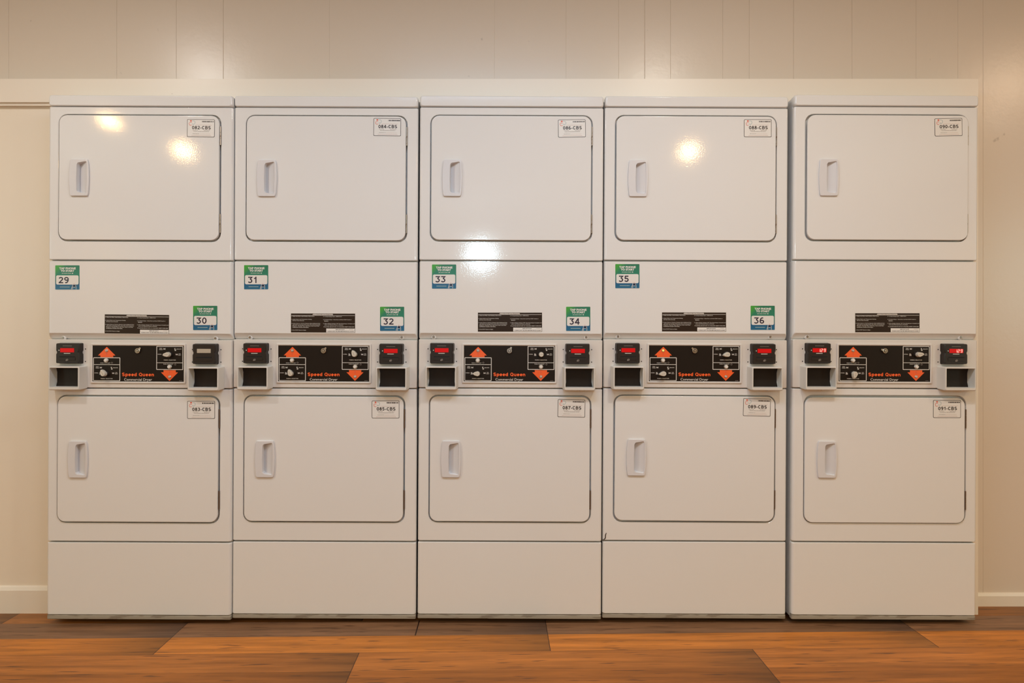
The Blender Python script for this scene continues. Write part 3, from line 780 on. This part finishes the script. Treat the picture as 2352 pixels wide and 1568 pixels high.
# shared meshes are built once and their data reused
_cache = {}
def put(name, key, fn, parent, location, rot=0.0, label=None, smooth=30):
    if key not in _cache:
        o = fn().build(name, parent, smooth=smooth); _cache[key] = o
    else:
        o = _cache[key].copy(); o.name = name; o.parent = parent; COL.objects.link(o)
        if 'label' in o: del o['label']
    o.location = location; o.rotation_euler = (0, rot, 0)
    if label: o['label'] = label
    return o

TAGS = [('082-CBS', 461.5, 294.5, .9, '083-CBS', 462, 941, .1), ('084-CBS', 889.5, 292, .6, '085-CBS', 885.7, 940, 0), ('086-CBS', 1313.5, 295, -.8, '087-CBS', 1312.5, 937.5, 1.1),
        ('088-CBS', 1740.5, 294.5, .2, '089-CBS', 1738, 935.5, 1.2), ('090-CBS', 2178.5, 292, -1.0, '091-CBS', 2175, 939, 0.1)]
STICK = [(('29', 155, 637), ('30', 471.5, 730)), (('31', 588.5, 636.5), ('32', 900.7, 732)), (('33', 1020, 635), ('34', 1328, 732)), (('35', 1441, 634), ('36', 1751.7, 729.7)), ()]
INSTR = [(314.5, 744.3, 0.6), (742, 741.6, .2), (1171.3, 739.6, 0), (1594, 739.2, .1), (2038, 741, 0)]
SCREW = [((145, 775.5), (495, 776.5)), ((574, 774.3), (922.6, 774)), ((996, 773.2), (1346.4, 774)), ((1419.4, 772.4), (1769, 773)), ((1854, 773), (2206.6, 774.4))]
KNOBS = [(118, 186), (114, 116), (180, None), (190, 192), (258, 8)]
LOCKA = [45, 50, 62, 135, 160]
DOORX = [(-187.8, 184.0, -187.9, 184.6), (-184.0, 186.6, -186.2, 184.5), (-186.6, 185.6, -186.6, 185.6), (-187.2, 184.4, -187.6, 184.6), (-185.6, 186.6, -185.6, 185.4)]
HANDX = [(-136.5, -136.4), (-133.6, -134.8), (-135.2, -135.0), (-134.8, -135.6), (-133.6, -134.6)]
LBL = ['leftmost white stacked dryer, beside the cream wall panel, stickers 29 and 30',
       'white stacked dryer with pay stickers 31 and 32, between stickers 30 and 33',
       'white stacked dryer in the middle of the row, with pay stickers 33 and 34',
       'white stacked dryer with pay stickers 35 and 36 and a chipped lower corner',
       'rightmost white stacked dryer without pay stickers, both red displays reading 1.29']

def make_dryer(i):
    t = bpy.data.objects.new('stacked_dryer', None); COL.objects.link(t)
    t.empty_display_size = 0.2; t.location = origin(i); t.rotation_euler = (0, TH, 0)
    t['label'] = LBL[i]; t['category'] = 'dryer'; t['group'] = 'stacked dryers in a row along the wall'
    E = M['enamel']
    # cabinet with side walls, standing on four feet
    def cab():
        b = MB(); b.box(-HWX + 0.0015, HWX - 0.0015, 0.021, 0.72, hz(4), hz(1196), E); return b
    put('cabinet', 'cab', cab, t, (0, 0, 0), smooth=0)
    def foot():
        b = MB(); n = 14
        vs = [(0.02 * math.cos(2 * math.pi * k / n), 0.02 * math.sin(2 * math.pi * k / n), z) for z in (0.0, hz(4)) for k in range(n)]
        b.add(vs, [(k, (k + 1) % n, n + (k + 1) % n, n + k) for k in range(n)] + [tuple(range(n)), tuple(range(n, 2 * n))], M['rubber']); return b
    for sx in (-1, 1):
        for yy in (0.08, 0.66):
            dz = TH * sx * 0.29           # feet screwed out to meet the floor
            put('foot', 'foot', foot, t, (sx * 0.29, yy, dz))
    put('top_cap', 'cap', lambda: panel(hz(1174.6), hz(1200), E, bx=0.008, bz=0.003, by=0.012, y0=-0.004, ztop=0.007, r=0.009, back=0.03), t, (0, 0, 0))
    for up in (True, False):
        x0, x1 = (DOORX[i][0:2] if up else DOORX[i][2:4]); z0, z1 = (865.0, 1156.2) if up else (221.4, 514.0)
        fz0, fz1 = (823.4, 1173.2) if up else (179.6, 528.6)
        g = 3.0
        hole = ((x0) * P, (x1) * P, hz(z0), hz(z1), 20 * P)
        panel(hz(fz0), hz(fz1), E, hole=hole, ledge=0.016).build('front_panel', t)
        gl = 3.1; gr_ = 3.3
        if i == 4 and up: gl = 4.2; gr_ = 1.6
        dx0, dx1 = (x0 + gl) * P, (x1 - gr_) * P; dz0, dz1 = hz(z0 + 3.6), hz(z1 - 3.2)
        if i == 4 and not up: dz1 = hz(z1 - 5.2); dz0 = hz(z0 + 1.8); dx0 = (x0 + 1.4) * P; dx1 = (x1 - 4.6) * P
        hx = HANDX[i][0 if up else 1] * P; hc = hz(1009.6) if up else hz(367.6)
        if i == 3 and not up: hc = hz(370.0)
        cx_, cz_ = (dx0 + dx1) / 2, (dz0 + dz1) / 2
        dm = door_mesh(dx0 - cx_, dx1 - cx_, dz0 - cz_, dz1 - cz_, 18 * P, hx - cx_, hc - cz_)
        dr = dm.build('door', t, (cx_, 0, cz_))
        if i == 3 and not up: dr.rotation_euler = (0, 0.0034, 0); dr.location.z += 0.0012
        put('handle', 'handle', handle_mesh, dr, (hx - cx_, 0, hc - cz_))
        # hinges on the right edge
        for hh_ in ((1108, 907.5) if up else (461.5, 275)):
            m_, key = (M['rust'], 'hg') if up else (M['darkhinge'], 'hd')
            put('hinge', key, lambda m_=m_: hinge_mesh(m_, 43 * P), dr, (x1 * P - 0.0018 - cx_, -0.0015, hz(hh_) - cz_), label='metal hinge barrel' if up else 'dark rusty hinge barrel')
        code, px, py, rot = TAGS[i][0:4] if up else TAGS[i][4:8]
        a, c = loc(i, px, py, -0.006)
        tag_mesh(code, i * 7 + up).build('asset_tag', dr, (a - cx_, -0.0061, c - cz_), (0, R(rot) - TH, 0), smooth=0, label='white tag printed ' + code)
    # access panel between the two dryers
    ap = put('access_panel', 'access', lambda: panel(hz(643.2), hz(820.6), E, zbot=12.4 * P, by=0.017, y0=-0.001, back=0.03), t, (0, 0, 0))
    for px, py in SCREW[i]:
        a, c = loc(i, px, py, 0.008); o = put('screw', 'screw', screw_mesh, ap, (a, 0.0095, c)); o.rotation_euler = (R(0), TH, 0)
    for st in STICK[i]:
        a, c = loc(i, st[1], st[2], -0.001); sticker_mesh(st[0]).build('pay_sticker', t, (a, -0.0011, c), (0, -TH, 0), smooth=0, label='green and blue sticker reading ' + st[0])
    a, c = loc(i, INSTR[i][0], INSTR[i][1], -0.001)
    put('instruction_label', 'instr', lambda: instr_mesh(3), t, (a, -0.0011, c), R(INSTR[i][2]) - TH, label='dark label of operating instructions', smooth=0)
    # console
    put('console', 'console', lambda: panel(hz(530.6), hz(641.0), M['putty'], bx=0.006, by=0.006, y0=0.0), t, (0, 0, 0))
    cp = put('control_panel', 'cpanel', panel_mesh, t, (0, -0.0002, 0), label='black control overlay with orange arrows')
    q = lambda px: PX0 + px * P; v = lambda py: PH1 - py * P; yk = -0.0024
    for (kx, ky), ang in zip(((31.6, 64.2), (176.8, 19.7)), KNOBS[i]):
        if ang is None:
            put('selector_knob', 'kn', lambda: knob_mesh(0, False), cp, (q(kx), yk, v(ky)))
        else:
            put('selector_knob', 'k%d' % ang, lambda: knob_mesh(R(ang)), cp, (q(kx), yk, v(ky)), label='cream pointer knob')
    for kx, ky in ((31.8, 33.8), (176.6, 47.8)): put('start_button', 'btn', button_mesh, cp, (q(kx), yk, v(ky)), label='white push button')
    for n_, (kx, ky) in enumerate(((32.2, 11.4), (176.6, 70.6))):
        lit = (i == 3 and n_ == 0)
        put('indicator_light', 'lamp%d' % lit, lambda: lamp_mesh(lit), cp, (q(kx), yk, v(ky)), label='lit yellow indicator' if lit else None)
    put('key_lock', 'lock%d' % i, lambda: lock_mesh(R(LOCKA[i])), cp, (q(104.2), yk, v(11.6)), label='round steel key lock')
    for n_, sx in enumerate((-156.6, 153.2)):
        off = (i == 0 and n_ == 1)
        cr = put('card_reader', 'read%d' % off, lambda: reader_mesh(not off), t, (sx * P, -0.0002, hz(609.3)), label='black card reader')
        kind = 'off' if off else ('129' if i == 4 else 'red')
        put('display', 'disp' + kind, lambda: display_mesh(kind), cr, (0, 0, 0), label={'off': 'blank cream display', '129': 'red display reading 1.29', 'red': 'red lit display'}[kind], smooth=0)
    for sx in (-157.0, 156.4):
        cb = put('coin_box', 'coin', coin_mesh, t, (sx * P, -0.0002, hz(553.0)))
        put('coin_box_door', 'coinp', coin_plate_mesh, cb, (0, 0, 0), label='dark plate inside the coin hood')
    # lower kick panel and worn strip at the floor
    put('kick_panel', 'kick', lambda: panel(hz(11.2), hz(176.6), E), t, (0, 0, 0))
    put('toe_strip', 'toe', lambda: panel(hz(0), hz(10.8), M['toe'], bz=0.004, by=0.006, y0=0.001), t, (0, 0, 0), label='worn grey strip along the bottom edge')
    return t

dryers = [make_dryer(i) for i in range(5)]
# bent, chipped corner of the fourth machine's lower front panel
i = 3; b = MB()
pts = [loc(i, *p, -0.0004) for p in ((1392.6, 1223.5), (1390.6, 1229), (1390.4, 1235), (1387.4, 1238.8), (1382.6, 1241.6))]
ws = (1.6, 2.4, 2.6, 2.0, 1.2); L_, R_ = [], []
for (x, z), w in zip(pts, ws): L_.append((x - w * P / 2, z + w * P * 0.2)); R_.append((x + w * P / 2, z - w * P * 0.2))
b.slab(L_ + R_[::-1], 0.0006, -0.0006, M['scuff'])
b.build('chipped_edge', dryers[3], smooth=0, label='dark chip in the enamel')
